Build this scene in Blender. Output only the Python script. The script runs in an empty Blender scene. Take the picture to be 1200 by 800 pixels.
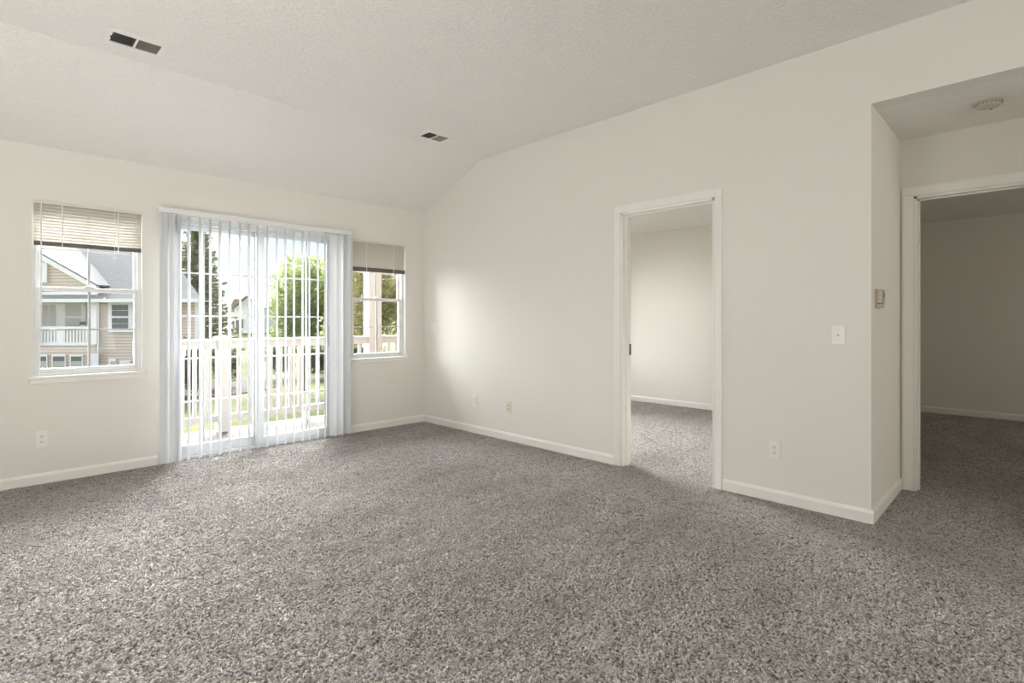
import bpy, math, random
import numpy as np
from mathutils import Vector, Matrix, Euler

C = bpy.context.scene.collection
R2 = math.sqrt(2.0)
random.seed(7)

# ------------------------------------------------------------------ camera
F_PX, HORIZON, EYE = 617.0, 375.3, 1.185
cam_d = bpy.data.cameras.new('camera')
cam_d.sensor_width = 36.0
cam_d.lens = 36.0 * F_PX / 1200.0
cam_d.shift_y = (HORIZON - 400.0) / 1200.0
cam_d.clip_start = 0.05
cam_d.clip_end = 600
cam = bpy.data.objects.new('camera', cam_d)
C.objects.link(cam)
cam.location = (0, 0, EYE)
cam.rotation_euler = (math.radians(90), 0, math.radians(-45))
bpy.context.scene.camera = cam

# ------------------------------------------------------------------ exposure
vs = bpy.context.scene.view_settings
vs.view_transform = 'Standard'
vs.look = 'None'
vs.gamma = 1.0
vs.exposure = 0.07
vs.use_curve_mapping = False
cy = bpy.context.scene.cycles
cy.max_bounces = 10
cy.diffuse_bounces = 7
cy.transparent_max_bounces = 24
cy.sample_clamp_indirect = 6.0

# ------------------------------------------------------------------ sky
W = bpy.data.worlds.new('sky')
bpy.context.scene.world = W
W.use_nodes = True
nt = W.node_tree
nt.nodes.clear()
n_out = nt.nodes.new('ShaderNodeOutputWorld')
n_bg = nt.nodes.new('ShaderNodeBackground')
n_tc = nt.nodes.new('ShaderNodeTexCoord')
n_sep = nt.nodes.new('ShaderNodeSeparateXYZ')
n_rm = nt.nodes.new('ShaderNodeValToRGB')
n_rm.color_ramp.elements[0].position = 0.03
n_rm.color_ramp.elements[0].color = (0.97, 0.985, 1.0, 1)
n_rm.color_ramp.elements[1].position = 0.26
n_rm.color_ramp.elements[1].color = (0.64, 0.77, 0.98, 1)
n_no = nt.nodes.new('ShaderNodeTexNoise')
n_no.inputs['Scale'].default_value = 5.0
n_no.inputs['Detail'].default_value = 6.0
n_map = nt.nodes.new('ShaderNodeMapping')
n_map.inputs['Scale'].default_value = (1, 1, 3.0)
n_cr = nt.nodes.new('ShaderNodeValToRGB')
n_cr.color_ramp.elements[0].position = 0.50
n_cr.color_ramp.elements[1].position = 0.68
n_mx = nt.nodes.new('ShaderNodeMixRGB')
n_mx.inputs['Color2'].default_value = (1, 1, 1, 1)
nt.links.new(n_tc.outputs['Generated'], n_sep.inputs[0])
nt.links.new(n_sep.outputs['Z'], n_rm.inputs[0])
nt.links.new(n_tc.outputs['Generated'], n_map.inputs[0])
nt.links.new(n_map.outputs[0], n_no.inputs['Vector'])
nt.links.new(n_no.outputs[0], n_cr.inputs[0])
nt.links.new(n_cr.outputs[0], n_mx.inputs['Fac'])
nt.links.new(n_rm.outputs[0], n_mx.inputs['Color1'])
nt.links.new(n_mx.outputs[0], n_bg.inputs['Color'])
n_bg.inputs['Strength'].default_value = 1.12
nt.links.new(n_bg.outputs[0], n_out.inputs['Surface'])

# ------------------------------------------------------------------ sun, daylight and added fill lamps
YB_IN = 5.12
def aim(o, d):
    o.rotation_euler = Vector(d).to_track_quat('-Z', 'Y').to_euler()

def sun(name, energy, ang, d, col):
    l = bpy.data.lights.new(name, 'SUN')
    l.energy = energy
    l.angle = math.radians(ang)
    l.color = col
    o = bpy.data.objects.new(name, l)
    C.objects.link(o)
    o.location = (-10, 14, 12)
    aim(o, d)
# bright hazy sky behind the balcony: broad glow from the left and from the right of the door
sun('hazy_sun', 42.0, 46, (-0.30, -0.90, -0.48), (1.0, 0.995, 0.99))
sun('bright_haze', 12.0, 60, (0.58, -0.74, -0.42), (1.0, 0.99, 0.975))

def area(name, loc, d, sx, sy, power, col):
    l = bpy.data.lights.new(name, 'AREA')
    l.shape = 'RECTANGLE'
    l.size, l.size_y = sx, sy
    l.energy = power
    l.color = col
    o = bpy.data.objects.new(name, l)
    C.objects.link(o)
    o.location = loc
    aim(o, d)
    return o

# added fill lamps behind and beside the camera, no windows built there
LAMP_TINT = (1.0, 0.985, 0.955)
area('rear_fill', (0.4, -4.40, 1.30), (0.02, 1, 0.75), 3.2, 1.9, 113, LAMP_TINT)
area('side_fill', (-1.95, 1.9, 1.30), (1, 0.10, 0.55), 2.2, 1.7, 30, LAMP_TINT)
# added uplight brightening the ceiling, standing in for a bounced flash
area('ceiling_fill', (-0.9, 1.6, 0.5), (0.35, 0.35, 1), 0.6, 0.6, 34, LAMP_TINT)
# added fill lamps in the hall and the far room, no fixture built
area('hall_fill', (4.1, -2.5, 1.3), (0, 1, 0.1), 0.8, 1.6, 7.5, (1.0, 0.93, 0.80))
area('bedroom_window_daylight', (5.2, YB_IN - 0.03, 1.42), (0.30, -1, 0.25), 1.4, 1.25, 1.8, LAMP_TINT)
area('far_room_fill', (6.4, -2.5, 1.4), (0.1, 1, 0.0), 1.2, 1.0, 13.5, (1.0, 0.93, 0.80))

# ------------------------------------------------------------------ materials
def mat(name, col, rough=0.6, spec=0.3, metal=0.0):
    m = bpy.data.materials.new(name)
    m.use_nodes = True
    b = m.node_tree.nodes['Principled BSDF']
    b.inputs['Base Color'].default_value = (*col, 1)
    b.inputs['Roughness'].default_value = rough
    b.inputs['Specular IOR Level'].default_value = spec
    b.inputs['Metallic'].default_value = metal
    return m

def nodes(m):
    t = m.node_tree
    return t, t.nodes['Principled BSDF']

def obj_coord(t, scale=(1, 1, 1), rot=(0, 0, 0)):
    tc = t.nodes.new('ShaderNodeTexCoord')
    mp = t.nodes.new('ShaderNodeMapping')
    mp.inputs['Scale'].default_value = scale
    mp.inputs['Rotation'].default_value = rot
    t.links.new(tc.outputs['Object'], mp.inputs[0])
    return mp.outputs[0]

def noise(t, vec, scale, detail=3.0, rough=0.5):
    n = t.nodes.new('ShaderNodeTexNoise')
    n.inputs['Scale'].default_value = scale
    n.inputs['Detail'].default_value = detail
    n.inputs['Roughness'].default_value = rough
    t.links.new(vec, n.inputs['Vector'])
    return n.outputs[0]

def ramp(t, fac, stops):
    r = t.nodes.new('ShaderNodeValToRGB')
    e = r.color_ramp.elements
    while len(e) < len(stops):
        e.new(0.5)
    for k, (p, c) in enumerate(stops):
        e[k].position = p
        e[k].color = (*c, 1)
    t.links.new(fac, r.inputs[0])
    return r.outputs[0]

def bump(t, b, h, strength, dist):
    n = t.nodes.new('ShaderNodeBump')
    n.inputs['Strength'].default_value = strength
    n.inputs['Distance'].default_value = dist
    t.links.new(h, n.inputs['Height'])
    t.links.new(n.outputs[0], b.inputs['Normal'])

def math_n(t, op, a, b=None, v=None):
    n = t.nodes.new('ShaderNodeMath')
    n.operation = op
    t.links.new(a, n.inputs[0])
    if b is not None:
        t.links.new(b, n.inputs[1])
    if v is not None:
        n.inputs[1].default_value = v
    return n.outputs[0]

def make_wall_mat():
    m = mat('wall_paint', (0.785, 0.770, 0.722), 0.75, 0.2)
    t, b = nodes(m)
    v = obj_coord(t)
    bump(t, b, noise(t, v, 220, 3), 0.10, 0.002)
    return m
M_WALL = make_wall_mat()

def make_ceiling_mat():
    m = mat('textured_ceiling_paint', (0.85, 0.835, 0.80), 0.85, 0.15)
    t, b = nodes(m)
    v = obj_coord(t)
    a = noise(t, v, 38, 5, 0.62)
    c = ramp(t, a, [(0.46, (0, 0, 0)), (0.58, (1, 1, 1))])
    bump(t, b, c, 0.45, 0.008)
    return m
M_CEIL = make_ceiling_mat()

M_TRIM = mat('white_trim_paint', (0.85, 0.84, 0.80), 0.4, 0.4)

def make_carpet():
    m = mat('plush_carpet', (0.14, 0.125, 0.115), 0.95, 0.1)
    t, b = nodes(m)
    v = obj_coord(t)
    warp = t.nodes.new('ShaderNodeVectorMath'); warp.operation = 'ADD'
    nz = t.nodes.new('ShaderNodeTexNoise'); nz.inputs['Scale'].default_value = 30
    t.links.new(v, nz.inputs['Vector'])
    sc = t.nodes.new('ShaderNodeVectorMath'); sc.operation = 'SCALE'; sc.inputs['Scale'].default_value = 0.02
    t.links.new(nz.outputs['Color'], sc.inputs[0])
    t.links.new(v, warp.inputs[0]); t.links.new(sc.outputs[0], warp.inputs[1])
    fine = noise(t, warp.outputs[0], 210, 2, 0.6)
    tuft = noise(t, warp.outputs[0], 84, 3, 0.66)
    sweep = noise(t, obj_coord(t, (1.0, 2.2, 1), (0, 0, 0.7)), 1.3, 4, 0.6)
    mid = noise(t, obj_coord(t, (1, 1, 1)), 16, 4, 0.6)
    c1 = ramp(t, tuft, [(0.385, (0.018, 0.014, 0.012)), (0.44, (0.35, 0.325, 0.306)), (0.52, (0.74, 0.71, 0.685)), (0.63, (0.98, 0.95, 0.92))])  # near-black low stop paints the shade between tufts into the colour
    c2 = ramp(t, fine, [(0.34, (0.55, 0.54, 0.53)), (0.60, (1.20, 1.19, 1.18))])
    c3 = ramp(t, sweep, [(0.30, (0.72, 0.715, 0.71)), (0.64, (1.12, 1.12, 1.12))])
    c4 = ramp(t, mid, [(0.32, (0.66, 0.65, 0.64)), (0.58, (1.10, 1.10, 1.10))])
    cur = c1
    for c in (c2, c3, c4):
        x = t.nodes.new('ShaderNodeMixRGB'); x.blend_type = 'MULTIPLY'; x.inputs['Fac'].default_value = 1
        t.links.new(cur, x.inputs['Color1']); t.links.new(c, x.inputs['Color2'])
        cur = x.outputs[0]
    t.links.new(cur, b.inputs['Base Color'])
    b.inputs['Sheen Weight'].default_value = 0.9
    b.inputs['Sheen Roughness'].default_value = 0.5
    b.inputs['Sheen Tint'].default_value = (0.9, 0.85, 0.82, 1)
    h = math_n(t, 'ADD', math_n(t, 'MULTIPLY', tuft, v=1.4), fine)
    h = math_n(t, 'ADD', h, math_n(t, 'MULTIPLY', mid, v=0.9))
    bump(t, b, h, 1.0, 0.03)
    return m
M_CARPET = make_carpet()
def make_pile():
    """the same carpet with its tufts raised as true displacement"""
    m = M_CARPET.copy(); m.name = 'plush_carpet_pile'
    t = m.node_tree
    b = t.nodes['Principled BSDF']
    bp = b.inputs['Normal'].links[0].from_node
    h = bp.inputs['Height'].links[0].from_socket
    bp.inputs['Strength'].default_value = 0.5
    d = t.nodes.new('ShaderNodeDisplacement')
    d.inputs['Midlevel'].default_value = 1.72
    d.inputs['Scale'].default_value = PILE
    t.links.new(h, d.inputs['Height'])
    t.links.new(d.outputs[0], t.nodes['Material Output'].inputs['Displacement'])
    m.displacement_method = 'BOTH'
    return m
PILE = 0.020
M_PILE = make_pile()

M_VINYL = mat('white_vinyl', (0.80, 0.81, 0.82), 0.35, 0.4)
M_VINYL_GREY = mat('satin_vinyl', (0.66, 0.68, 0.70), 0.35, 0.4)
M_GRILLE = mat('grey_grille_bar', (0.50, 0.51, 0.51), 0.4, 0.3)
M_PLATE = mat('white_plastic', (0.84, 0.83, 0.80), 0.35, 0.5)
M_PLATE_CREAM = mat('almond_plastic', (0.76, 0.72, 0.62), 0.4, 0.5)
M_DARK = mat('dark_slot', (0.03, 0.028, 0.025), 0.6, 0.2)
M_METAL = mat('brushed_metal', (0.45, 0.43, 0.40), 0.35, 0.5, 0.9)
M_BLACK = mat('dark_bronze', (0.035, 0.03, 0.028), 0.4, 0.4)
M_THERMO = mat('beige_plastic', (0.50, 0.455, 0.365), 0.4, 0.4)
M_HANDLE = mat('taupe_handle', (0.26, 0.235, 0.22), 0.4, 0.4)
M_CORD = mat('white_cord', (0.85, 0.85, 0.84), 0.6, 0.2)
M_DRAIL = mat('grey_bottom_rail', (0.14, 0.132, 0.12), 0.5, 0.3)
M_SLATM = mat('cream_slat', (0.56, 0.53, 0.475), 0.45, 0.3)
M_HEAD = mat('cream_headrail', (0.74, 0.71, 0.65), 0.45, 0.4)
M_SLATG = mat('cream_closed_slat', (0.60, 0.575, 0.52), 0.5, 0.3)

def make_vane():
    m = bpy.data.materials.new('translucent_vane')
    m.use_nodes = True
    t = m.node_tree
    b = t.nodes['Principled BSDF']
    b.inputs['Base Color'].default_value = (0.82, 0.83, 0.845, 1)
    b.inputs['Roughness'].default_value = 0.5
    tr = t.nodes.new('ShaderNodeBsdfTranslucent')
    tr.inputs['Color'].default_value = (0.80, 0.815, 0.84, 1)
    mx = t.nodes.new('ShaderNodeMixShader')
    mx.inputs[0].default_value = 0.20
    t.links.new(b.outputs[0], mx.inputs[1]); t.links.new(tr.outputs[0], mx.inputs[2])
    t.links.new(mx.outputs[0], t.nodes['Material Output'].inputs['Surface'])
    return m
M_VANE = make_vane()

def make_glass():
    m = bpy.data.materials.new('window_glass')
    m.use_nodes = True
    t = m.node_tree
    t.nodes.remove(t.nodes['Principled BSDF'])
    g = t.nodes.new('ShaderNodeBsdfGlossy'); g.inputs['Roughness'].default_value = 0.02
    tr = t.nodes.new('ShaderNodeBsdfTransparent'); tr.inputs['Color'].default_value = (0.97, 0.98, 0.98, 1)
    fr = t.nodes.new('ShaderNodeFresnel'); fr.inputs['IOR'].default_value = 1.22
    mx = t.nodes.new('ShaderNodeMixShader')
    t.links.new(fr.outputs[0], mx.inputs[0])
    t.links.new(tr.outputs[0], mx.inputs[1]); t.links.new(g.outputs[0], mx.inputs[2])
    t.links.new(mx.outputs[0], t.nodes['Material Output'].inputs['Surface'])
    return m
M_GLASS = make_glass()

def make_siding(name, col, pitch=0.17):
    m = mat(name, col, 0.7, 0.2)
    t, b = nodes(m)
    tc = t.nodes.new('ShaderNodeTexCoord')
    sp = t.nodes.new('ShaderNodeSeparateXYZ')
    t.links.new(tc.outputs['Object'], sp.inputs[0])
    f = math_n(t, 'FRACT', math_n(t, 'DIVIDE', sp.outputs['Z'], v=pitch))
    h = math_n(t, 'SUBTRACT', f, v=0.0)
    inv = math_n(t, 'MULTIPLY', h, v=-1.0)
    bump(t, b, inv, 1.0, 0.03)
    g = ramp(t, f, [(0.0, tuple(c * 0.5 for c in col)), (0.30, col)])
    t.links.new(g, b.inputs['Base Color'])
    return m
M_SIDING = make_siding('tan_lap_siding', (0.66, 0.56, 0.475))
M_SIDING_W = make_siding('white_lap_siding', (0.80, 0.80, 0.80), 0.2)

def make_shingle():
    m = mat('grey_shingles', (0.5, 0.5, 0.5), 0.9, 0.1)
    t, b = nodes(m)
    tc = t.nodes.new('ShaderNodeTexCoord')
    sp = t.nodes.new('ShaderNodeSeparateXYZ')
    t.links.new(tc.outputs['Object'], sp.inputs[0])
    f = math_n(t, 'FRACT', math_n(t, 'DIVIDE', sp.outputs['Z'], v=0.115))
    n = noise(t, obj_coord(t, (1, 1, 4)), 4, 5, 0.6)
    s = math_n(t, 'ADD', math_n(t, 'MULTIPLY', f, v=0.35), n)
    g = ramp(t, s, [(0.35, (0.17, 0.168, 0.163)), (0.95, (0.27, 0.267, 0.26))])
    t.links.new(g, b.inputs['Base Color'])
    return m
M_SHINGLE = make_shingle()
M_EXT_WHITE = mat('exterior_white', (0.86, 0.85, 0.85), 0.5, 0.3)
M_RAIL = mat('cream_railing_vinyl', (0.49, 0.47, 0.435), 0.5, 0.3)
M_POST = mat('cream_post_wrap', (0.50, 0.47, 0.435), 0.5, 0.3)
M_EXT_GLASS = mat('dark_window_glass', (0.16, 0.17, 0.16), 0.08, 0.6)
M_CURTAIN = mat('pale_curtain', (0.52, 0.52, 0.46), 0.8, 0.1)
M_BROWNROOF = mat('brown_shingles', (0.26, 0.19, 0.16), 0.9, 0.1)

def make_boards():
    m = mat('weathered_deck_boards', (0.62, 0.55, 0.49), 0.8, 0.2)
    t, b = nodes(m)
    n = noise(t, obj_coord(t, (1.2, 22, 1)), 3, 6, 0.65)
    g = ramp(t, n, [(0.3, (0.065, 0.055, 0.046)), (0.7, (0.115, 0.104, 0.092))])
    t.links.new(g, b.inputs['Base Color'])
    return m
M_BOARD = make_boards()

def make_grass():
    m = mat('mown_grass', (0.3, 0.4, 0.1), 0.9, 0.1)
    t, b = nodes(m)
    a = noise(t, obj_coord(t), 0.25, 5, 0.6)
    g = ramp(t, a, [(0.3, (0.062, 0.075, 0.018)), (0.7, (0.14, 0.147, 0.048))])
    t.links.new(g, b.inputs['Base Color'])
    bump(t, b, noise(t, obj_coord(t), 14, 4, 0.7), 0.8, 0.1)
    return m
M_GRASS = make_grass()
def make_mulch():
    m = mat('brown_mulch', (0.20, 0.13, 0.10), 0.95, 0.1)
    t, b = nodes(m)
    g = ramp(t, noise(t, obj_coord(t), 9, 5, 0.7), [(0.3, (0.035, 0.024, 0.019)), (0.7, (0.09, 0.068, 0.057))])
    t.links.new(g, b.inputs['Base Color'])
    return m
M_MULCH = make_mulch()
M_BARK = mat('grey_brown_bark', (0.13, 0.10, 0.08), 0.95, 0.1)

def make_leaf(name, lo, hi, tr=0.35):
    m = bpy.data.materials.new(name)
    m.use_nodes = True
    t = m.node_tree
    b = t.nodes['Principled BSDF']
    b.inputs['Roughness'].default_value = 0.65
    b.inputs['Specular IOR Level'].default_value = 0.2
    v = obj_coord(t)
    g = ramp(t, noise(t, v, 2.2, 4, 0.7), [(0.35, lo), (0.65, hi)])
    t.links.new(g, b.inputs['Base Color'])
    tl = t.nodes.new('ShaderNodeBsdfTranslucent')
    t.links.new(g, tl.inputs['Color'])
    mx = t.nodes.new('ShaderNodeMixShader'); mx.inputs[0].default_value = tr
    t.links.new(b.outputs[0], mx.inputs[1]); t.links.new(tl.outputs[0], mx.inputs[2])
    t.links.new(mx.outputs[0], t.nodes['Material Output'].inputs['Surface'])
    return m
M_LEAF_LIME = make_leaf('lime_leaves', (0.15, 0.19, 0.06), (0.34, 0.385, 0.15), 0.4)
M_LEAF_OLIVE = make_leaf('olive_leaves', (0.28, 0.265, 0.135), (0.58, 0.55, 0.31), 0.35)
M_LEAF_DARK = make_leaf('dark_shrub_leaves', (0.07, 0.09, 0.045), (0.18, 0.21, 0.11), 0.3)
M_NEEDLE = make_leaf('spruce_needles', (0.14, 0.155, 0.09), (0.33, 0.33, 0.21), 0.2)
M_LEAF_RUST = make_leaf('russet_leaves', (0.08, 0.055, 0.042), (0.17, 0.13, 0.10), 0.25)

# ------------------------------------------------------------------ mesh helpers
class MB:
    def __init__(s):
        s.v, s.f = [], []
    def add(s, vs, fs):
        o = len(s.v)
        s.v += [tuple(p) for p in vs]
        s.f += [tuple(i + o for i in f) for f in fs]
        return s
    def box(s, x0, y0, z0, x1, y1, z1):
        x0, x1 = min(x0, x1), max(x0, x1); y0, y1 = min(y0, y1), max(y0, y1); z0, z1 = min(z0, z1), max(z0, z1)
        return s.add([(x0, y0, z0), (x1, y0, z0), (x1, y1, z0), (x0, y1, z0), (x0, y0, z1), (x1, y0, z1), (x1, y1, z1), (x0, y1, z1)],
                     [(0, 3, 2, 1), (4, 5, 6, 7), (0, 1, 5, 4), (1, 2, 6, 5), (2, 3, 7, 6), (3, 0, 4, 7)])
    def prism(s, poly, axis, a0, a1):
        """closed polygon of 2-D points swept along an axis: 'x' -> (y,z), 'y' -> (x,z), 'z' -> (x,y)"""
        n = len(poly)
        def P(p, a):
            return {'x': (a, p[0], p[1]), 'y': (p[0], a, p[1]), 'z': (p[0], p[1], a)}[axis]
        vs = [P(p, a0) for p in poly] + [P(p, a1) for p in poly]
        fs = [tuple(range(n)), tuple(range(2 * n - 1, n - 1, -1))]
        fs += [(k, k + n, (k + 1) % n + n, (k + 1) % n) for k in range(n)]
        return s.add(vs, fs)
    def tube(s, pts, r, seg=8):
        pts = [Vector(p) for p in pts]
        rings = []
        for k, p in enumerate(pts):
            d = (pts[min(k + 1, len(pts) - 1)] - pts[max(k - 1, 0)]).normalized()
            a = d.orthogonal().normalized() if k == 0 else (a - d * a.dot(d)).normalized()
            b = d.cross(a)
            rr = r[k] if isinstance(r, (list, tuple)) else r
            rings.append([p + (a * math.cos(q) + b * math.sin(q)) * rr for q in (2 * math.pi * j / seg for j in range(seg))])
        vs = [q for ring in rings for q in ring]
        fs = []
        for k in range(len(pts) - 1):
            for j in range(seg):
                j2 = (j + 1) % seg
                fs.append((k * seg + j, k * seg + j2, (k + 1) * seg + j2, (k + 1) * seg + j))
        fs.append(tuple(range(seg - 1, -1, -1)))
        fs.append(tuple((len(pts) - 1) * seg + j for j in range(seg)))
        return s.add(vs, fs)
    def lathe(s, prof, cx=0, cy_=0, seg=32):
        """profile [(r, z)] spun about the vertical axis; ends capped"""
        vs, fs = [], []
        for r, z in prof:
            vs += [(cx + r * math.cos(2 * math.pi * j / seg), cy_ + r * math.sin(2 * math.pi * j / seg), z) for j in range(seg)]
        for k in range(len(prof) - 1):
            for j in range(seg):
                j2 = (j + 1) % seg
                fs.append((k * seg + j, k * seg + j2, (k + 1) * seg + j2, (k + 1) * seg + j))
        fs.append(tuple(range(seg - 1, -1, -1)))
        fs.append(tuple((len(prof) - 1) * seg + j for j in range(seg)))
        return s.add(vs, fs)
    def build(s, name, m, parent=None, bevel=0.0, smooth=False, off=None):
        me = bpy.data.meshes.new(name)
        vs = s.v
        if off is not None:
            vs = [(a - off[0], b - off[1], c - off[2]) for a, b, c in vs]
        me.from_pydata(vs, [], s.f)
        import bmesh
        bm = bmesh.new(); bm.from_mesh(me)
        bmesh.ops.recalc_face_normals(bm, faces=bm.faces)
        bm.to_mesh(me); bm.free()
        me.materials.append(m)
        if smooth:
            for p in me.polygons: p.use_smooth = True
        o = bpy.data.objects.new(name, me)
        C.objects.link(o)
        if parent is not None:
            o.parent = parent
        if bevel > 0:
            b = o.modifiers.new('bevel', 'BEVEL')
            b.width = bevel; b.segments = 2; b.limit_method = 'ANGLE'
        return o

def empty(name, loc, label, cat, rz=0.0, group=None):
    o = bpy.data.objects.new(name, None)
    C.objects.link(o)
    o.location = loc
    o.rotation_euler = (0, 0, rz)
    o.empty_display_size = 0.1
    tag(o, label, cat, group)
    return o

def tag(o, label, cat, group=None, kind=None):
    if label: o['label'] = label
    if cat: o['category'] = cat
    if group: o['group'] = group
    if kind: o['kind'] = kind
    return o

def struct(name, mb, m, label=None, bevel=0.0, parent=None):
    o = mb.build(name, m, parent, bevel)
    o['kind'] = 'structure'
    if label: o['label'] = label
    return o

def holed(mb, lo, hi, z0, z1, t0, t1, holes, axis):
    """wall slab along x (thickness t0..t1 in y) or along y, with rectangular holes (a0,a1,zb,zt)"""
    cuts = sorted({lo, hi, *[h[0] for h in holes], *[h[1] for h in holes]})
    for a, b in zip(cuts, cuts[1:]):
        mid = (a + b) / 2
        zs = [(z0, z1)]
        for h in holes:
            if h[0] < mid < h[1]:
                nz = []
                for p, q in zs:
                    if h[2] > p: nz.append((p, min(q, h[2])))
                    if h[3] < q: nz.append((max(p, h[3]), q))
                zs = nz
        for p, q in zs:
            if axis == 'x': mb.box(a, t0, p, b, t1, q)
            else: mb.box(t0, a, p, t1, b, q)
    return mb

# ------------------------------------------------------------------ the room shell
XR, YB = 3.655, 5.12           # right wall face, back wall face
YH = 0.69                      # hall return wall
XH = 4.57                      # hall end wall face
CREASE_Y, ZF, ZE = 4.12, 2.86, 2.45
XL, YR = -2.0, -4.6
YE = YB + 0.15                 # outer face of the exterior wall
WL = (0.235, 0.90, 0.775, 2.065)
WR = (2.735, 3.40, 0.775, 2.055)
DO = (1.05, 2.575, -0.3, 2.045)

def pile_sheet(name, x0, x1, y0, y1, label, cell=0.08):
    nx, ny = max(1, round((x1 - x0) / cell)), max(1, round((y1 - y0) / cell))
    mb = MB()
    mb.v = [(x0 + (x1 - x0) * i / nx, y0 + (y1 - y0) * j / ny, 0.0) for j in range(ny + 1) for i in range(nx + 1)]
    mb.f = [(j * (nx + 1) + i, j * (nx + 1) + i + 1, (j + 1) * (nx + 1) + i + 1, (j + 1) * (nx + 1) + i) for j in range(ny) for i in range(nx)]
    o = struct(name, mb, M_PILE, label)
    sb = o.modifiers.new('fine_tufts', 'SUBSURF')
    sb.subdivision_type = 'SIMPLE'; sb.levels = 0; sb.render_levels = 4
    return o
pile_sheet('floor', -0.5, XR + .06, -0.5, YB + .02, 'taupe-grey plush carpet of the main room')
pile_sheet('floor_hall', XR + .06, XH + .06, -0.5, YH + .02, 'shaded plush carpet of the hall')
def flat(name, x0, x1, y0, y1):
    return struct(name, MB().box(x0, y0, -.12, x1, y1, 0.0), M_CARPET)
flat('floor_side', XL - .1, -0.5, -0.5, YB); flat('floor_rear', XL - .1, XH + .06, YR - .1, -0.5)
pile_sheet('floor_bedroom', XR + .06, 6.8, 1.5, YB + .02, 'plush carpet of the bedroom', 0.10)
pile_sheet('floor_dark_room', XH + .06, 8.64, -0.8, 1.5, 'dim plush carpet of the far room', 0.11)
flat('floor_corner', XH + .06, 8.8, -2.72, -0.8)

struct('wall_back', holed(MB(), XL - .1, XR + .12, -0.12, 3.1, YB, YE, [WL, WR, DO], 'x'), M_WALL,
       'off-white wall holding the two windows and the sliding patio door')
D1 = (1.625, 2.40, -0.3, 2.055)
HALL = (-0.42, YH, -0.3, 2.45)
struct('wall_right', holed(MB(), YR - .1, YB, -0.12, 3.1, XR, XR + .12, [D1, HALL], 'y'), M_WALL,
       'long off-white wall with the bedroom doorway and hall opening')
struct('wall_left', MB().box(XL - .12, YR - .1, -.12, XL, YB, 3.1), M_WALL, 'off-white wall outside the left edge of the picture')
struct('wall_rear', MB().box(XL, YR - .12, -.12, XR, YR, 3.1), M_WALL, 'off-white wall behind the photographer')

# hall: return wall, end wall with doorway
struct('wall_return', MB().box(XR + .12, YH, -.12, XH + .02, YH + .12, 2.6), M_WALL, 'short off-white return wall carrying the thermostat')
D2 = (-0.165, 0.611, -0.3, 2.045)
struct('wall_hall', holed(MB(), -2.6, YH + .75, -.12, 2.6, XH, XH + .12, [D2], 'y'), M_WALL, 'hall wall with the doorway to the dark room')
struct('wall_hall_side', MB().box(XR + .12, -2.72, -.12, 8.8, -2.6, 2.6), M_WALL)
struct('wall_bedroom_far', MB().box(6.79, 1.46, -.12, 6.91, YB, 2.6), M_WALL, 'pale bedroom wall seen through the first doorway')
struct('wall_bedroom_side', MB().box(XR + .12, 1.46, -.12, 8.8, 1.58, 2.6), M_WALL)
struct('wall_bedroom_window', holed(MB(), XR + .12, 8.8, -.12, 2.6, YB, YE, [(4.5, 5.9, .78, 2.06)], 'x'), M_WALL)
struct('wall_dark_room', MB().box(8.62, -2.6, -.12, 8.74, 1.46, 2.6), M_WALL, 'far wall of the unlit room beyond the hall')

# ceilings
struct('ceiling', MB().box(XL, YR, ZF, XR, CREASE_Y, ZF + .2), M_CEIL, 'flat textured off-white ceiling with two air vents')
struct('ceiling_slope', MB().prism([(CREASE_Y, ZF), (YB, ZE), (YB, ZE + .3), (CREASE_Y, ZF + .2)], 'x', XL, XR), M_CEIL,
       'sloped textured ceiling falling to the window wall')
struct('ceiling_hall', MB().box(XR + .12, -2.6, 2.45, XH, YH, 2.6), M_CEIL, 'low hall ceiling carrying the smoke detector')
struct('ceiling_bedroom', MB().box(XR + .12, 1.58, 2.45, 6.79, YB, 2.6), M_CEIL)
struct('ceiling_dark_room', MB().box(XH + .12, -2.6, 2.45, 8.62, 1.46, 2.6), M_CEIL)

# baseboards: stepped profile
BH, BT = 0.078, 0.013
def base_x(mb, x0, x1, y, s):
    """along x against a wall face at y; s=-1 board stands on the -y side"""
    mb.prism([(y, 0), (y + s * BT, 0), (y + s * BT, BH - .018), (y + s * BT * .55, BH - .006), (y + s * BT * .35, BH), (y, BH)], 'x', x0, x1)
def base_y(mb, y0, y1, x, s):
    mb.prism([(x, 0), (x + s * BT, 0), (x + s * BT, BH - .018), (x + s * BT * .55, BH - .006), (x + s * BT * .35, BH), (x, BH)], 'y', y0, y1)
m = MB(); base_x(m, XL, 1.0, YB, -1); base_x(m, 2.62, XR, YB, -1)
struct('baseboard_back', m, M_TRIM, 'white baseboard under the windows')
m = MB(); base_y(m, D1[1] + .062, YB - BT, XR, -1); base_y(m, YH - BT, D1[0] - .062, XR, -1); base_y(m, YR, -0.42, XR, -1)
struct('baseboard_right', m, M_TRIM, 'white baseboard along the long right wall')
m = MB(); base_x(m, XR, XH, YH, -1); base_y(m, D2[1] + .07, YH - BT, XH, -1); base_y(m, -2.6, D2[0] - .07, XH, -1)
struct('baseboard_hall', m, M_TRIM, 'white baseboard round the hall corner')
m = MB(); base_y(m, 1.58, YB, 6.79, -1)
struct('baseboard_bedroom', m, M_TRIM, 'white baseboard in the bedroom')
m = MB(); base_y(m, -2.6, 1.46, 8.62, -1)
struct('baseboard_dark_room', m, M_TRIM, 'baseboard in the unlit room')

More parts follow.
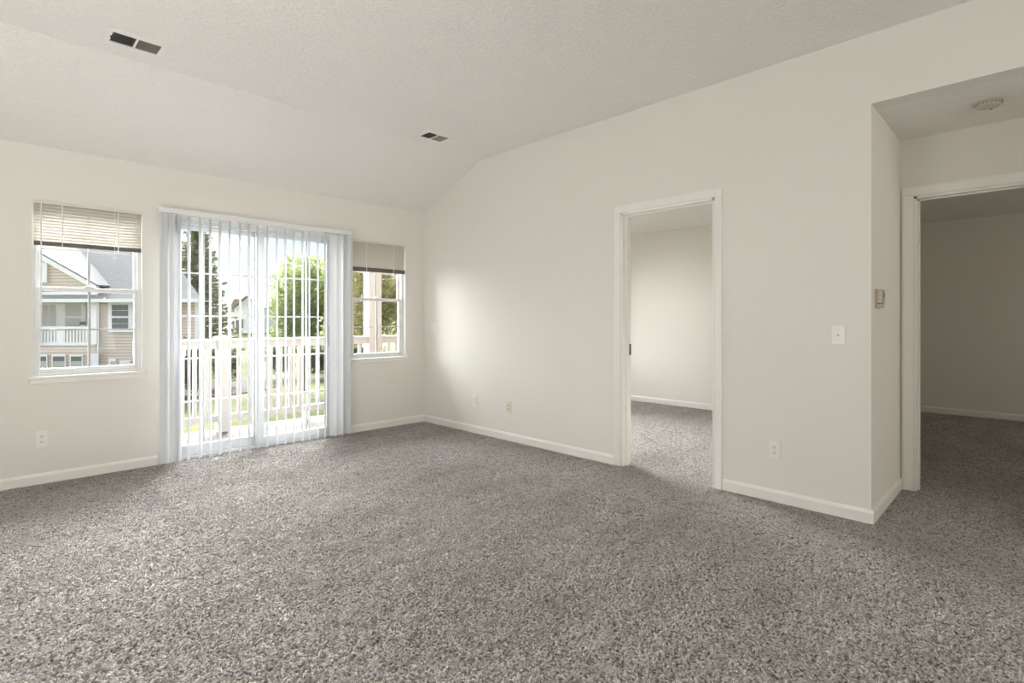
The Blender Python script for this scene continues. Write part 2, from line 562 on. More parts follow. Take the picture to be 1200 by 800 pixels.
# door casings: colonial profile (stepped) on the near face, plus jamb lining and stops
def casing(num, x, d, cw, label, t=0.12):
    y0, y1, _, zt = d
    prof = [(0, .007), (cw * .25, .010), (cw * .45, .013), (cw * .80, .017), (cw, .017), (cw, 0), (0, 0)]
    mb = MB()
    for side in (0, 1):                                   # uprights, each swept along z
        s = 1 if side else -1
        e = y1 if side else y0
        for a in (0, 1):
            xf, dx = (x, -1) if a == 0 else (x + t, 1)
            poly = [(xf + dx * q, e + s * (p + .006)) for p, q in prof]
            mb.prism(poly, 'z', 0.0, zt + .006)
    for a in (0, 1):
        xf, dx = (x, -1) if a == 0 else (x + t, 1)
        poly = [(xf + dx * q, zt + .006 + p) for p, q in prof]
        mb.prism(poly, 'y', y0 - .006 - cw, y1 + .006 + cw)
    o = struct('trim_%d' % num, mb, M_TRIM, label)
    jm = MB()
    jm.box(x - .001, y0, 0, x + t + .001, y0 + .014, zt); jm.box(x - .001, y1 - .014, 0, x + t + .001, y1, zt)
    jm.box(x - .001, y0, zt - .014, x + t + .001, y1, zt)
    sx0, sx1 = x + .045, x + .078
    jm.box(sx0, y0 + .014, 0, sx1, y0 + .024, zt - .014); jm.box(sx0, y1 - .024, 0, sx1, y1 - .014, zt - .014)
    jm.box(sx0, y0 + .014, zt - .024, sx1, y1 - .014, zt - .014)
    j = struct('door_jamb', jm, M_TRIM, None, 0.0, o)
    return o
t1 = casing(1, XR, D1, 0.052, 'white casing round the doorway to the bright bedroom')
MB().box(XR + .098, D1[1] - .017, .90, XR + .1235, D1[1] - .0135, .99).build('strike_plate', M_BLACK, t1, .001)['label'] = 'dark metal strike plate'
t2 = casing(2, XH, D2, 0.060, 'white casing round the doorway to the dark room')

# ------------------------------------------------------------------ windows (double hung, vinyl)
def window(num, w, label):
    x0, x1, zb, zt = w
    root = MB()
    fy0, fy1 = YB + .045, YB + .125
    fw = .030
    root.box(x0, fy0, zb, x0 + fw, fy1, zt); root.box(x1 - fw, fy0, zb, x1, fy1, zt)
    root.box(x0 + fw, fy0, zt - fw, x1 - fw, fy1, zt); root.box(x0 + fw, fy0, zb, x1 - fw, fy1, zb + .022)
    r = struct('window_%d' % num, root, M_VINYL, label, .002)
    ret = MB()
    q = .006
    ret.box(x0, YB - .002, zb, x0 + q, fy0, zt); ret.box(x1 - q, YB - .002, zb, x1, fy0, zt); ret.box(x0, YB - .002, zt - q, x1, fy0, zt)
    ret.build('jamb_lining', M_TRIM, r)
    sill = MB().box(x0 - .022, YB - .022, zb - .018, x1 + .03, fy0, zb + .003)
    sill.box(x0 - .012, YB - .010, zb - .05, x1 + .02, YB, zb - .018)
    sill.build('window_sill', M_TRIM, r, .003)
    zm = (zb + zt) / 2 - .002
    a0, a1 = x0 + fw, x1 - fw
    def sash(name, y0, y1, z0, z1, rb, rt, sw, horiz):
        s = MB()
        s.box(a0, y0, z0, a0 + sw, y1, z1); s.box(a1 - sw, y0, z0, a1, y1, z1)
        s.box(a0 + sw, y0, z0, a1 - sw, y1, z0 + rb); s.box(a0 + sw, y0, z1 - rt, a1 - sw, y1, z1)
        so_ = s.build(name, M_VINYL, r, .003)
        g = MB().box(a0 + sw, (y0 + y1) / 2 - .002, z0 + rb, a1 - sw, (y0 + y1) / 2 + .002, z1 - rt)
        g.build('glass_pane', M_GLASS, so_)
        gr = MB(); mx = (a0 + a1) / 2; my = (y0 + y1) / 2
        gr.box(mx - .008, my - .006, z0 + rb, mx + .008, my + .006, z1 - rt)
        zz = (z0 + rb + z1 - rt) / 2
        gr.box(a0 + sw, my - .005, zz - .006, a1 - sw, my + .005, zz + .006)
        gr.build('grille', M_GRILLE, so_)
        return so_
    sash('lower_sash', YB + .055, YB + .085, zb + .022, zm + .016, .032, .032, .020, True)
    sash('upper_sash', YB + .090, YB + .118, zm - .016, zt - fw, .032, .03, .020, True)
    lk = MB().box((a0 + a1) / 2 - .03, YB + .058, zm + .016, (a0 + a1) / 2 + .03, YB + .082, zm + .026)
    lk.build('sash_lock', M_VINYL_GREY, r, .003)
    return r
window(1, WL, 'white double-hung window left of the patio door')
window(2, WR, 'white double-hung window right of the patio door')

ext = holed(MB(), XL - .1, 9.0, -3.0, 3.1, YE, YE + .02, [(WL[0] - .02, WL[1] + .02, WL[2] - .02, WL[3] + .02), (WR[0] - .02, WR[1] + .02, WR[2] - .02, WR[3] + .02), (DO[0], DO[1], -.05, DO[3]), (4.48, 5.92, .76, 2.08)], 'x')
struct('wall_outside', ext, make_siding('darkened_lap_siding', (0.16, 0.13, 0.11)), 'unseen outer siding of the window wall, darkened to cut bounced light')  # unseen outer layer, coloured dark to reduce light bounced onto the railing

# ------------------------------------------------------------------ sliding patio door
def patio_door():
    x0, x1, _, zt = DO
    fr = MB()
    fr.box(x0, YB + .02, 0, x0 + .035, YB + .14, zt); fr.box(x1 - .035, YB + .02, 0, x1, YB + .14, zt)
    fr.box(x0 + .035, YB + .02, zt - .035, x1 - .035, YB + .14, zt)
    fr.box(x0 + .035, YB + .02, -.02, x1 - .035, YB + .14, .018)
    fr.box(x0 + .035, YB + .071, .018, x1 - .035, YB + .077, .03)
    r = struct('door_1', fr, M_VINYL_GREY, 'white sliding glass patio door behind the vertical blinds', .002)
    def panel(name, a0, a1, y0, y1, rb):
        sw, top, bot = .072, zt - .037, .020
        s = MB()
        s.box(a0, y0, bot, a0 + sw, y1, top); s.box(a1 - sw, y0, bot, a1, y1, top)
        s.box(a0 + sw, y0, bot, a1 - sw, y1, bot + rb); s.box(a0 + sw, y0, top - .038, a1 - sw, y1, top)
        so_ = s.build(name, M_VINYL_GREY, r, .003)
        gz0, gz1 = bot + rb, top - .038
        my = (y0 + y1) / 2
        MB().box(a0 + sw, my - .003, gz0, a1 - sw, my + .003, gz1).build('glass_pane', M_GLASS, so_)
        g = MB()
        for k in (1, 2):
            xx = a0 + sw + (a1 - a0 - 2 * sw) * k / 3
            g.box(xx - .008, my - .006, gz0, xx + .008, my + .006, gz1)
        for k in (1, 2, 3, 4):
            zz = gz0 + (gz1 - gz0) * k / 5
            g.box(a0 + sw, my - .005, zz - .007, a1 - sw, my + .005, zz + .007)
        g.build('grille', M_GRILLE, so_)
        return so_
    panel('fixed_panel', x0 + .035, 1.85, YB + .082, YB + .118, .085)
    sl = panel('sliding_panel', 1.785, x1 - .035, YB + .032, YB + .068, .075)
    h = MB().box(x1 - .085, YB + .010, .92, x1 - .062, YB + .032, 1.13)
    h.build('door_handle', M_HANDLE, sl, .004)['label'] = 'taupe pull handle'
patio_door()

# ------------------------------------------------------------------ mini blinds (raised)
def mini_blind(w, ztop, zbot, closed, label, wand_x, cord_x, cord_z):
    x0, x1 = w[0] + .004, w[1] - .004
    r = empty('mini_blind', ((x0 + x1) / 2, YB + .012, zbot), label, 'window blind', 0, 'raised mini blinds')
    L = r.location
    yc = YB + .012
    MB().box(x0 + .006, yc - .014, ztop - .026, x1 - .006, yc + .014, ztop).build('headrail', M_HEAD, r, .002, off=L)
    for xx in (x0 - .004, x1 - .012):
        MB().box(xx, yc - .018, ztop - .030, xx + .016, yc + .016, ztop + .004).build('bracket', M_PLATE_CREAM, r, .002, off=L)
    s = MB()
    rh = .044 if closed else .030
    top, bot = ztop - .036, zbot + rh + .003
    n = 13 if not closed else 24
    for k in range(n):
        z = top + (bot - top) * k / (n - 1)
        ang = math.radians(57 if not closed else 68)
        hw = .0125
        prev = None
        for j in range(5):                     # a slightly crowned slat
            u = -1 + j / 2
            yy = yc + u * hw * math.cos(ang)
            zz = z + u * hw * math.sin(ang) + .0016 * (1 - u * u)
            if prev:
                s.add([(x0 + .008, *prev), (x1 - .008, *prev), (x1 - .008, yy, zz), (x0 + .008, yy, zz),
                       (x0 + .008, prev[0], prev[1] + .0007), (x1 - .008, prev[0], prev[1] + .0007), (x1 - .008, yy, zz + .0007), (x0 + .008, yy, zz + .0007)],
                      [(0, 3, 2, 1), (4, 5, 6, 7), (0, 1, 5, 4), (1, 2, 6, 5), (2, 3, 7, 6), (3, 0, 4, 7)])
            prev = (yy, zz)
    s.build('slats', M_SLATG if closed else M_SLATM, r, off=L)
    # stack of gathered slats above the bottom rail
    MB().box(x0 + .008, yc - .013, zbot, x1 - .008, yc + .013, zbot + rh).build('bottom_rail', M_DRAIL, r, .002, off=L)
    for f in (.25, .76):
        xx = x0 + (x1 - x0) * f
        t = MB()
        t.box(xx - .003, yc - .0160, zbot - .002, xx + .003, yc - .0145, ztop - .026)
        t.box(xx - .003, yc + .0145, zbot - .002, xx + .003, yc + .016, ztop - .026)
        t.box(xx - .006, yc - .0160, zbot - .004, xx + .006, yc + .016, zbot)
        t.build('ladder_cord', M_CORD, r, off=L)
    if wand_x:
        MB().tube([(wand_x, yc - .022, ztop - .02), (wand_x + .001, yc - .022, wand_bottom)], .0042, 6).build('tilt_wand', M_CORD, r, off=L)
    if cord_x:
        c = MB().tube([(cord_x, yc - .020, ztop - .02), (cord_x, yc - .020, cord_z)], .0013, 6)
        c.lathe([(.002, cord_z), (.006, cord_z - .012), (.007, cord_z - .03), (.003, cord_z - .034)], cord_x, yc - .020, 10)
        c.build('pull_cord', M_CORD, r, off=L)
    return r
wand_bottom = 1.245
mini_blind(WL, WL[3] - .002, 1.732, False, 'half-raised cream mini blind over the window left of the patio door', .285, .715, 1.70)
mini_blind(WR, WR[3] - .002, 1.712, True, 'tightly closed greyish mini blind over the window nearest the room corner', None, None, 0)

# ------------------------------------------------------------------ vertical blind
def vertical_blind():
    r = empty('vertical_blind', (1.82, YB - .10, 0.0), 'white vertical blind with open vanes hanging over the patio door', 'window blind')
    L = r.location
    yc = YB - .095
    MB().prism([(yc - .022, 2.062), (yc + .022, 2.062), (yc + .022, 2.100), (yc + .014, 2.106), (yc - .014, 2.106), (yc - .022, 2.100)], 'x', .985, 2.665
               ).build('headrail', M_VINYL, r, .001, off=L)
    for xx in (1.15, 1.82, 2.5):
        MB().box(xx - .015, yc + .020, 2.075, xx + .015, YB, 2.108).build('bracket', M_VINYL, r, .001, off=L)
    xs = [1.030, 1.062, 1.098, 1.140, 1.2058, 1.2914, 1.3663, 1.4429, 1.5214, 1.6053, 1.6806, 1.7575, 1.8401, 1.9247, 2.0034, 2.084, 2.1664, 2.2337, 2.3197, 2.3943, 2.4796, 2.553, 2.6325]
    for k, x in enumerate(xs):
        if k < 3: a = math.radians(62 - 3 * k)
        elif k > 19: a = math.radians(-24 + 4 * (k - 20))
        else: a = math.radians(29.0 + random.uniform(-2.5, 2.5) + 0.42 * (k - 3))
        z1, z0 = 2.052, .022
        hw, crown = .0445, .006
        prof = []
        for j in range(7):
            u = -1 + j / 3
            lx, ly = crown * (1 - u * u) - crown * .5, u * hw
            prof.append((x + lx * math.cos(a) + ly * math.sin(a), yc + ly * math.cos(a) - lx * math.sin(a)))
        off = (math.cos(a) * .0008, -math.sin(a) * .0008)
        poly = prof + [(p[0] + off[0], p[1] + off[1]) for p in reversed(prof)]
        v = MB().prism(poly, 'z', z0, z1)
        vo = v.build('vane', M_VANE, r, off=L)
        MB().box(x - .004, yc - .004, z1 - .004, x + .004, yc + .004, 2.064).build('hanger_clip', M_VINYL, r if False else vo, off=L)
    # control chain at the left end
    ch = MB()
    z = 2.05
    while z > .55:
        ch.lathe([(.0012, z), (.0032, z - .003), (.0032, z - .006), (.0012, z - .009)], 1.083, yc - .052, 6)
        ch.tube([(1.083, yc - .052, z - .008), (1.083, yc - .052, z - .016)], .0008, 4)
        z -= .0155
    ch.build('control_chain', M_CORD, r, off=L)
vertical_blind()

# ------------------------------------------------------------------ wall plates
def plate_root(name, loc, rz, label, cat, group=None, m=M_PLATE, w=.072, h=.117):
    r = empty(name, loc, label, cat, rz, group)
    MB().box(-w / 2, -.006, -h / 2, w / 2, 0, h / 2).build('cover_plate', m, r, .002)
    return r
RW = math.radians(-90)
def outlet(loc, rz, label, m=M_PLATE):
    r = plate_root('wall_outlet', loc, rz, label, 'outlet', 'duplex wall outlets', m)
    for s in (-1, 1):
        z = s * .0195
        pts = []
        for j in range(16):
            a = 2 * math.pi * j / 16
            pts.append((.0168 * math.cos(a), z + max(-.0125, min(.0125, .0168 * math.sin(a)))))
        rec = MB().prism(pts, 'y', -.0085, -.004).build('receptacle', m, r)
        for x, hh in ((-.0064, .0042), (.0064, .0036)):
            MB().box(x - .0015, -.0092, z + .002 - hh, x + .0015, -.0082, z + .002 + hh).build('slot', M_DARK, rec)
        MB().prism([(.0026 * math.cos(q), z - .0078 + .0026 * math.sin(q)) for q in (math.pi * j / 4 for j in range(8))], 'y', -.0092, -.0082).build('slot', M_DARK, rec)
    MB().prism([(.003 * math.cos(q), .003 * math.sin(q)) for q in (math.pi * j / 5 for j in range(10))], 'y', -.0075, -.0055).build('screw', M_METAL, r)
    return r
def coax(loc, rz, label):
    r = plate_root('jack_plate', loc, rz, label, 'wall plate', None, M_PLATE_CREAM)
    for z in (.018, -.020):
        q = MB().prism([(.0075 * math.cos(a), z + .0075 * math.sin(a)) for a in (math.pi * j / 6 for j in range(12))], 'y', -.012, -.005)
        q.build('jack', M_METAL, r)
    return r
def switch(loc, rz, label):
    r = plate_root('light_switch', loc, rz, label, 'light switch', 'toggle light switches')
    MB().box(-.006, -.0075, -.012, .006, -.005, .012).build('toggle_collar', M_PLATE, r, .001)
    MB().prism([(-.006, -.004), (-.019, .004), (-.019, .009), (-.006, .006)], 'x', -.0042, .0042).build('toggle', M_PLATE, r, .001)
    for z in (.030, -.030):
        MB().prism([(.003 * math.cos(q), z + .003 * math.sin(q)) for q in (math.pi * j / 5 for j in range(10))], 'y', -.0075, -.0055).build('screw', M_METAL, r)
    return r
outlet((.289, YB, .325), 0, 'small white outlet below the window left of the patio door')
outlet((XR, 4.21, .341), RW, 'white outlet on the long wall nearest the room corner')
coax((XR, 3.697, .329), RW, 'cream jack plate with two dark holes on the long wall')
outlet((XR, 1.222, .338), RW, 'white outlet between the bedroom doorway and the hall corner')
switch((XR, 4.938, 1.10), RW, 'white light switch beside the room corner near the window')
switch((XR, .858, 1.094), RW, 'white light switch between the bedroom doorway and the hall')

def thermostat():
    r = empty('thermostat', (3.80, YH, 1.315), 'beige thermostat on the short hall return wall', 'thermostat')
    MB().box(-.055, -.010, -.058, .055, 0, .058).build('back_plate', M_THERMO, r, .002)
    MB().box(-.050, -.034, -.030, .050, -.010, .054).build('body', M_THERMO, r, .004)
    MB().box(-.050, -.032, -.054, .050, -.010, -.033).build('lower_cover', M_THERMO, r, .003)
    MB().box(.012, -.0352, .008, .032, -.0335, .034).build('dial_window', M_DRAIL, r)
thermostat()

def smoke_detector():
    r = empty('smoke_detector', (4.10, .206, 2.45), 'round beige smoke detector on the hall ceiling', 'smoke detector')
    MB().lathe([(.060, 0), (.063, -.006), (.063, -.012)], 0, 0, 40).build('base', M_THERMO, r, smooth=False)
    MB().lathe([(.060, -.0125), (.060, -.022), (.052, -.032), (.040, -.036), (.0, -.037)], 0, 0, 40).build('cover', M_THERMO, r)
    MB().lathe([(.007, -.034), (.007, -.0385)], .034, -.012, 14).build('test_button', M_DRAIL, r)
    g = MB()
    for k in range(20):
        a = 2 * math.pi * k / 20
        c, s = math.cos(a), math.sin(a)
        g.tube([(.0605 * c, .0605 * s, -.014), (.0605 * c, .0605 * s, -.021)], .0025, 5)
    g.build('vent_slots', M_DRAIL, r)
smoke_detector()

# ------------------------------------------------------------------ ceiling vents
def vent(cx, cy_, w, d, label, tilt):
    r = empty('ceiling_vent', (cx, cy_, ZF), label, 'air vent', 0, 'louvred ceiling vents')
    hw, hd = w / 2, d / 2
    ix, iy = hw - .033, hd - .032
    f = MB()
    f.box(-hw, -hd, -.008, hw, -iy, 0); f.box(-hw, iy, -.008, hw, hd, 0)
    f.box(-hw, -iy, -.008, -ix, iy, 0); f.box(ix, -iy, -.008, hw, iy, 0)
    f.box(-.006, -iy, -.006, .006, iy, 0)
    f.box(-ix, -iy, -.0012, ix, -iy + .001, 0)
    f.build('frame', M_PLATE, r, .0015)
    MB().box(-ix, -iy, -.0012, ix, iy, -.0002).build('duct_opening', M_DARK, r)
    for s, tl in ((-1, tilt[0]), (1, tilt[1])):
        g = MB()
        n = 13
        for k in range(n):
            x = s * (.010 + (ix - .012) * (k + .5) / n)
            c, sn = math.cos(math.radians(tl)) * .0042, math.sin(math.radians(tl)) * .0042
            g.add([(x - c, -iy, -.0045 - sn), (x + c, -iy, -.0045 + sn), (x + c, iy, -.0045 + sn), (x - c, iy, -.0045 - sn),
                   (x - c, -iy, -.0050 - sn), (x + c, -iy, -.0050 + sn), (x + c, iy, -.0050 + sn), (x - c, iy, -.0050 - sn)],
                  [(0, 3, 2, 1), (4, 5, 6, 7), (0, 1, 5, 4), (1, 2, 6, 5), (2, 3, 7, 6), (3, 0, 4, 7)])
        g.build('louvers', M_VENTSLAT, r)
    MB().tube([(-ix - .004, -.012, -.006), (-ix - .004, -.012, -.016)], .003, 6).build('damper_lever', M_DARK, r)
M_VENTSLAT = mat('grey_brown_louvre', (0.27, 0.25, 0.215), 0.6, 0.2)  # even grey-brown colour for the louvres, darker than the frame
vent(.642, 3.852, .305, .205, 'dark-louvred ceiling vent near the top left of the picture', (55, 25))
vent(2.893, 3.890, .285, .200, 'small ceiling vent closest to the long right wall', (50, -30))

# ------------------------------------------------------------------ balcony
def deck():
    r = empty('balcony_deck', (3.2, YE, -.08), 'weathered tan plank balcony floor outside the patio door', 'deck')
    L = r.location
    y = YE + .022
    while y < 6.46:
        MB().box(1.05, y, -.078, 5.35, y + .086, -.050).build('deck_board', M_BOARD, r, .003, off=L)
        y += .092
    MB().box(1.05, 6.552, -.30, 5.35, 6.58, -.050).build('fascia_board', M_EXT_WHITE, r, off=L)
    MB().box(1.05, YE + .022, -.28, 5.35, 6.55, -.10).build('joist_frame', M_BOARD, r, off=L)
deck()

def railing():
    r = empty('balcony_railing', (3.2, 6.43, -.05), 'cream balcony railing with square balusters outside the patio door', 'railing')
    L = r.location
    yr = 6.43
    def rails(x0, x1):
        MB().box(x0, yr - .022, .872, x1, yr + .022, .955).box(x0, yr - .045, .948, x1, yr + .045, .975).build('top_rail', M_RAIL, r, .003, off=L)
        MB().box(x0, yr - .022, .065, x1, yr + .022, .138).build('bottom_rail', M_RAIL, r, .003, off=L)
    rails(1.26, 1.807); rails(1.917, 3.65); rails(3.86, 5.25)
    xs = [1.36, 1.477, 1.594, 1.711] + [2.04 + .1155 * k for k in range(14)] + [3.98 + .1155 * k for k in range(10)]
    for x in xs:
        MB().box(x - .019, yr - .019, .130, x + .019, yr + .019, .880).build('baluster', M_RAIL, r, .002, off=L)
    p = MB().box(1.807, yr - .055, -.05, 1.917, yr + .055, .985).build('post', M_RAIL, r, .004, off=L)
    cp = MB().box(1.790, yr - .072, .985, 1.934, yr + .072, 1.003)
    cp.add([(1.797, yr - .065, 1.003), (1.927, yr - .065, 1.003), (1.927, yr + .065, 1.003), (1.797, yr + .065, 1.003), (1.862, yr, 1.028)],
           [(0, 3, 2, 1), (0, 1, 4), (1, 2, 4), (2, 3, 4), (3, 0, 4)])
    cp.build('post_cap', M_EXT_WHITE, p, off=(0, 0, 0) if False else L)
    for x in (2.82,):
        MB().box(x - .03, yr - .02, -.05, x + .03, yr + .02, .066).build('rail_foot', M_EXT_WHITE, r, .002, off=L)
    # side return to the house wall
    MB().box(1.20, YE + .02, .872, 1.245, 6.38, .955).build('side_top_rail', M_RAIL, r, off=L)
    MB().box(1.20, YE + .02, .065, 1.245, 6.38, .138).build('side_bottom_rail', M_RAIL, r, off=L)
    for k in range(9):
        MB().box(1.203, YE + .08 + .115 * k, .13, 1.242, YE + .118 + .115 * k, .88).build('baluster', M_RAIL, r, off=L)
    return r
railing()

def porch_column(x, label, full=True):
    r = empty('porch_column', (x, 6.46, -.05), label, 'column', 0, 'balcony columns')
    MB().box(-.095, -.08, 0, .095, .08, 2.60).build('shaft', M_POST, r, .004)
    MB().box(-.115, -.10, 0, .115, .10, .13).build('base', M_POST, r, .004)
    MB().box(-.105, -.09, .86, .105, .09, 1.03).build('band', M_POST, r, .004)
    return r
porch_column(3.755, 'square cream column rising behind the window nearest the room corner')
porch_column(5.30, 'square cream column at the far right end of the balcony')
porch_column(1.17, 'square cream column at the left end of the balcony')
bm_ = MB().box(1.05, 6.38, 2.55, 5.45, 6.54, 2.80).build('header_beam', M_EXT_WHITE, None, .004)
tag(bm_, 'white header beam resting on the balcony columns', 'beam')

# ------------------------------------------------------------------ ground
def ground_z(d):
    if d < 36: return -3.0
    t = min(1.0, (d - 36) / 26.0)
    t = t * t * (3 - 2 * t)
    return -3.0 + 2.75 * t
def place(px, d):
    """a spot px picture-columns across and d metres away, turned into ground-plan x, y"""
    l = (px - 600) / F_PX * d
    return (d + l) / R2, (d - l) / R2

g = MB()
ds = [9, 14, 20, 26, 30, 34, 36, 39, 42, 46, 50, 54, 58, 62, 80, 120, 200]
us = [-3.2, -2.6, -2.0, -1.6, -1.2, -.9, -.6, -.3, 0, .3, .7]
vsx = []
for d in ds:
    for u in us:
        l = u * d
        vsx.append(((d + l) / R2, (d - l) / R2, ground_z(d)))
fs = []
for i in range(len(ds) - 1):
    for j in range(len(us) - 1):
        a = i * len(us) + j
        fs.append((a, a + 1, a + len(us) + 1, a + len(us)))
g.add(vsx, fs)
lawn = g.build('lawn', M_GRASS)
tag(lawn, 'sunlit green lawn below the balcony', None, None, 'structure')

def mulch():
    px_, d_ = 205, 31
    x, y = place(px_, d_)
    pts = []
    for k in range(36):
        a = 2 * math.pi * k / 36
        rr = 1 + .12 * math.sin(3 * a) + .07 * math.sin(5 * a + 1)
        e, f = 4.6 * rr * math.cos(a), 6.5 * rr * math.sin(a)
        pts.append((x + (e + f) / R2, y + (f - e) / R2))
    o = MB().prism(pts, 'z', -3.02, -2.955).build('mulch_bed', M_MULCH)
    tag(o, 'brown mulch bed at the foot of the spruce and apartment building', None, None, 'structure')
mulch()

# ------------------------------------------------------------------ foliage
rng = np.random.default_rng(11)
def leaves(name, centers, radii, n, size, m, parent, off, squash=1.0, shell=.55):
    """cloud of small leaf quads filling clusters; one mesh"""
    cs = np.array(centers, float); rs = np.array(radii, float)
    w = rs ** 2; w /= w.sum()
    idx = rng.choice(len(cs), n, p=w)
    d = rng.normal(size=(n, 3)); d /= np.linalg.norm(d, axis=1)[:, None]
    rad = (shell + (1 - shell) * rng.random(n)) * rs[idx]
    p = cs[idx] + d * rad[:, None] * np.array([1, 1, squash])
    p -= np.array(off)
    a = rng.normal(size=(n, 3)); a /= np.linalg.norm(a, axis=1)[:, None]
    b = rng.normal(size=(n, 3)); b -= (a * b).sum(1)[:, None] * a; b /= np.linalg.norm(b, axis=1)[:, None]
    s = size * (.6 + .8 * rng.random(n))[:, None]
    q = np.stack([p - a * s, p + b * s * .55, p + a * s, p - b * s * .55], 1).reshape(-1, 3)
    me = bpy.data.meshes.new(name)
    me.vertices.add(4 * n); me.vertices.foreach_set('co', q.ravel().astype(np.float32))
    me.loops.add(4 * n); me.loops.foreach_set('vertex_index', np.arange(4 * n, dtype=np.int32))
    me.polygons.add(n); me.polygons.foreach_set('loop_start', np.arange(0, 4 * n, 4, dtype=np.int32))
    me.update(calc_edges=True)
    me.materials.append(m)
    o = bpy.data.objects.new(name, me); C.objects.link(o)
    if parent: o.parent = parent
    return o

def broadleaf(px, d, zc, rx, rz, n, size, m, label, group, nclump=26, clump=.42, name='broadleaf_tree'):
    x, y = place(px, d)
    zg = ground_z(d)
    r = empty(name, (x, y, zg), label, 'tree', 0, group)
    tr = MB().tube([(0, 0, 0), (.03, .02, (zc - zg) * .5), (-.03, .02, zc - zg), (0, 0, zc - zg + rz * .6)], [.16, .13, .10, .03], 9)
    cen, rad = [], []
    for k in range(nclump):
        v = rng.normal(size=3); v /= np.linalg.norm(v)
        q = .35 + .55 * rng.random()
        c = (v[0] * rx * q, v[1] * rx * q, zc - zg + v[2] * rz * q)
        cen.append(c); rad.append(rx * clump * (.7 + .6 * rng.random()))
        if k % 3 == 0:
            tr.tube([(0, 0, (zc - zg) * .55), (c[0] * .5, c[1] * .5, ((zc - zg) * .55 + c[2]) / 2 + .1), c], [.06, .035, .01], 6)
    tr.build('trunk', M_BARK, r)
    leaves('crown', cen, rad, n, size, m, r, (0, 0, 0))
    return r

def conifer(px, d, top, rbase, n, label):
    x, y = place(px, d)
    zg = ground_z(d)
    H = top - zg
    r = empty('spruce_tree', (x, y, zg), label, 'tree')
    br = MB().tube([(0, 0, 0), (0, 0, H * .5), (0, 0, H)], [.20, .11, .02], 9)
    P, A, B = [], [], []
    z = .9
    while z < H - .1:
        f = 1 - z / H
        L = rbase * f ** .8 + .12
        nb = 7
        off = rng.random() * 6.28
        for k in range(nb):
            a = off + 2 * math.pi * k / nb + rng.normal() * .15
            Lk = L * (.65 + .5 * rng.random())
            dr = np.array([math.cos(a), math.sin(a)])
            seg = []
            for s in range(7):
                u = s / 6
                zz = z + Lk * (-.18 * u + .22 * u * u) + .1
                seg.append((dr[0] * Lk * u, dr[1] * Lk * u, zz))
            br.tube([seg[0], seg[3], seg[6]], [.022, .014, .004], 5)
            m_ = max(6, int(n * Lk))
            us_ = rng.random(m_) ** .7
            lat = rng.normal(size=m_) * .13 * (1.15 - us_) * Lk ** .5
            px_ = dr[0] * Lk * us_ - dr[1] * lat
            py_ = dr[1] * Lk * us_ + dr[0] * lat
            pz_ = z + Lk * (-.18 * us_ + .22 * us_ ** 2) + .1 - np.abs(rng.normal(size=m_)) * .10
            P.append(np.stack([px_, py_, pz_], 1))
        z += .26
    br.build('trunk', M_BARK, r)
    p = np.concatenate(P); n_ = len(p)
    a = rng.normal(size=(n_, 3)) * np.array([1, 1, .7]); a /= np.linalg.norm(a, axis=1)[:, None]
    b = rng.normal(size=(n_, 3)); b -= (a * b).sum(1)[:, None] * a; b /= np.linalg.norm(b, axis=1)[:, None]
    s = .14
    q = np.stack([p - a * s, p + b * s * .25, p + a * s, p - b * s * .25], 1).reshape(-1, 3)
    me = bpy.data.meshes.new('needles')
    me.vertices.add(4 * n_); me.vertices.foreach_set('co', q.ravel().astype(np.float32))
    me.loops.add(4 * n_); me.loops.foreach_set('vertex_index', np.arange(4 * n_, dtype=np.int32))
    me.polygons.add(n_); me.polygons.foreach_set('loop_start', np.arange(0, 4 * n_, 4, dtype=np.int32))
    me.update(calc_edges=True); me.materials.append(M_NEEDLE)
    o = bpy.data.objects.new('needles', me); C.objects.link(o); o.parent = r
conifer(231, 44, 10.6, 3.4, 85, 'tall dark spruce seen through the left panel of the patio door')

GT = 'trees beyond the balcony'
broadleaf(358, 31, 2.2, 2.35, 2.9, 26000, .085, M_LEAF_LIME, 'lime-green rounded tree seen through the right panel of the patio door', GT, 30)
broadleaf(436, 27, 2.6, 2.5, 3.0, 20000, .085, M_LEAF_OLIVE, 'olive-green tree seen through the window nearest the room corner', GT)
broadleaf(392, 45, .9, 3.0, 2.8, 15000, .12, M_LEAF_OLIVE, 'shaded tree standing between the lime tree and the olive tree', GT)
def shrub(px, d, r_, h, m, n, label, group, zbase=None):
    x, y = place(px, d)
    zg = ground_z(d)
    rt = empty('shrub', (x, y, zg), label, 'shrub', 0, group)
    cen = [(math.cos(k * 1.3) * r_ * .45, math.sin(k * 1.3) * r_ * .45, h * (.38 + .17 * (k % 3))) for k in range(8)] + [(0, 0, h * .6)]
    leaves('foliage', cen, [r_ * .5] * 9, n, .06, m, rt, (0, 0, 0), h / r_ * .55, .4)
    st = MB()
    for k in range(5):
        c = cen[k]
        st.tube([(0, 0, 0), (c[0] * .5, c[1] * .5, c[2] * .6), c], [.03, .02, .008], 5)
    st.build('stems', M_BARK, rt)
GS = 'shrubs beyond the balcony'
shrub(328, 37.5, 1.2, 2.8, M_LEAF_DARK, 6000, 'dark shrub below the lime-green tree, left of its trunk', GS)
shrub(372, 37.5, 1.2, 2.7, M_LEAF_DARK, 6000, 'dark shrub below the lime-green tree, right of its trunk', GS)
shrub(420, 36, 1.5, 3.9, M_LEAF_DARK, 8000, 'tall dark shrub under the olive-green tree', GS)
shrub(462, 22.5, 1.1, 3.1, M_LEAF_OLIVE, 6000, 'olive shrub just over the railing at the right', GS)
shrub(228, 27, .80, 3.5, M_LEAF_RUST, 5500, 'russet shrub growing before the end of the apartment building', GS)
shrub(264, 33, 1.0, 2.9, M_LEAF_DARK, 5000, 'dark green shrub on the lawn below the distant white house', GS)
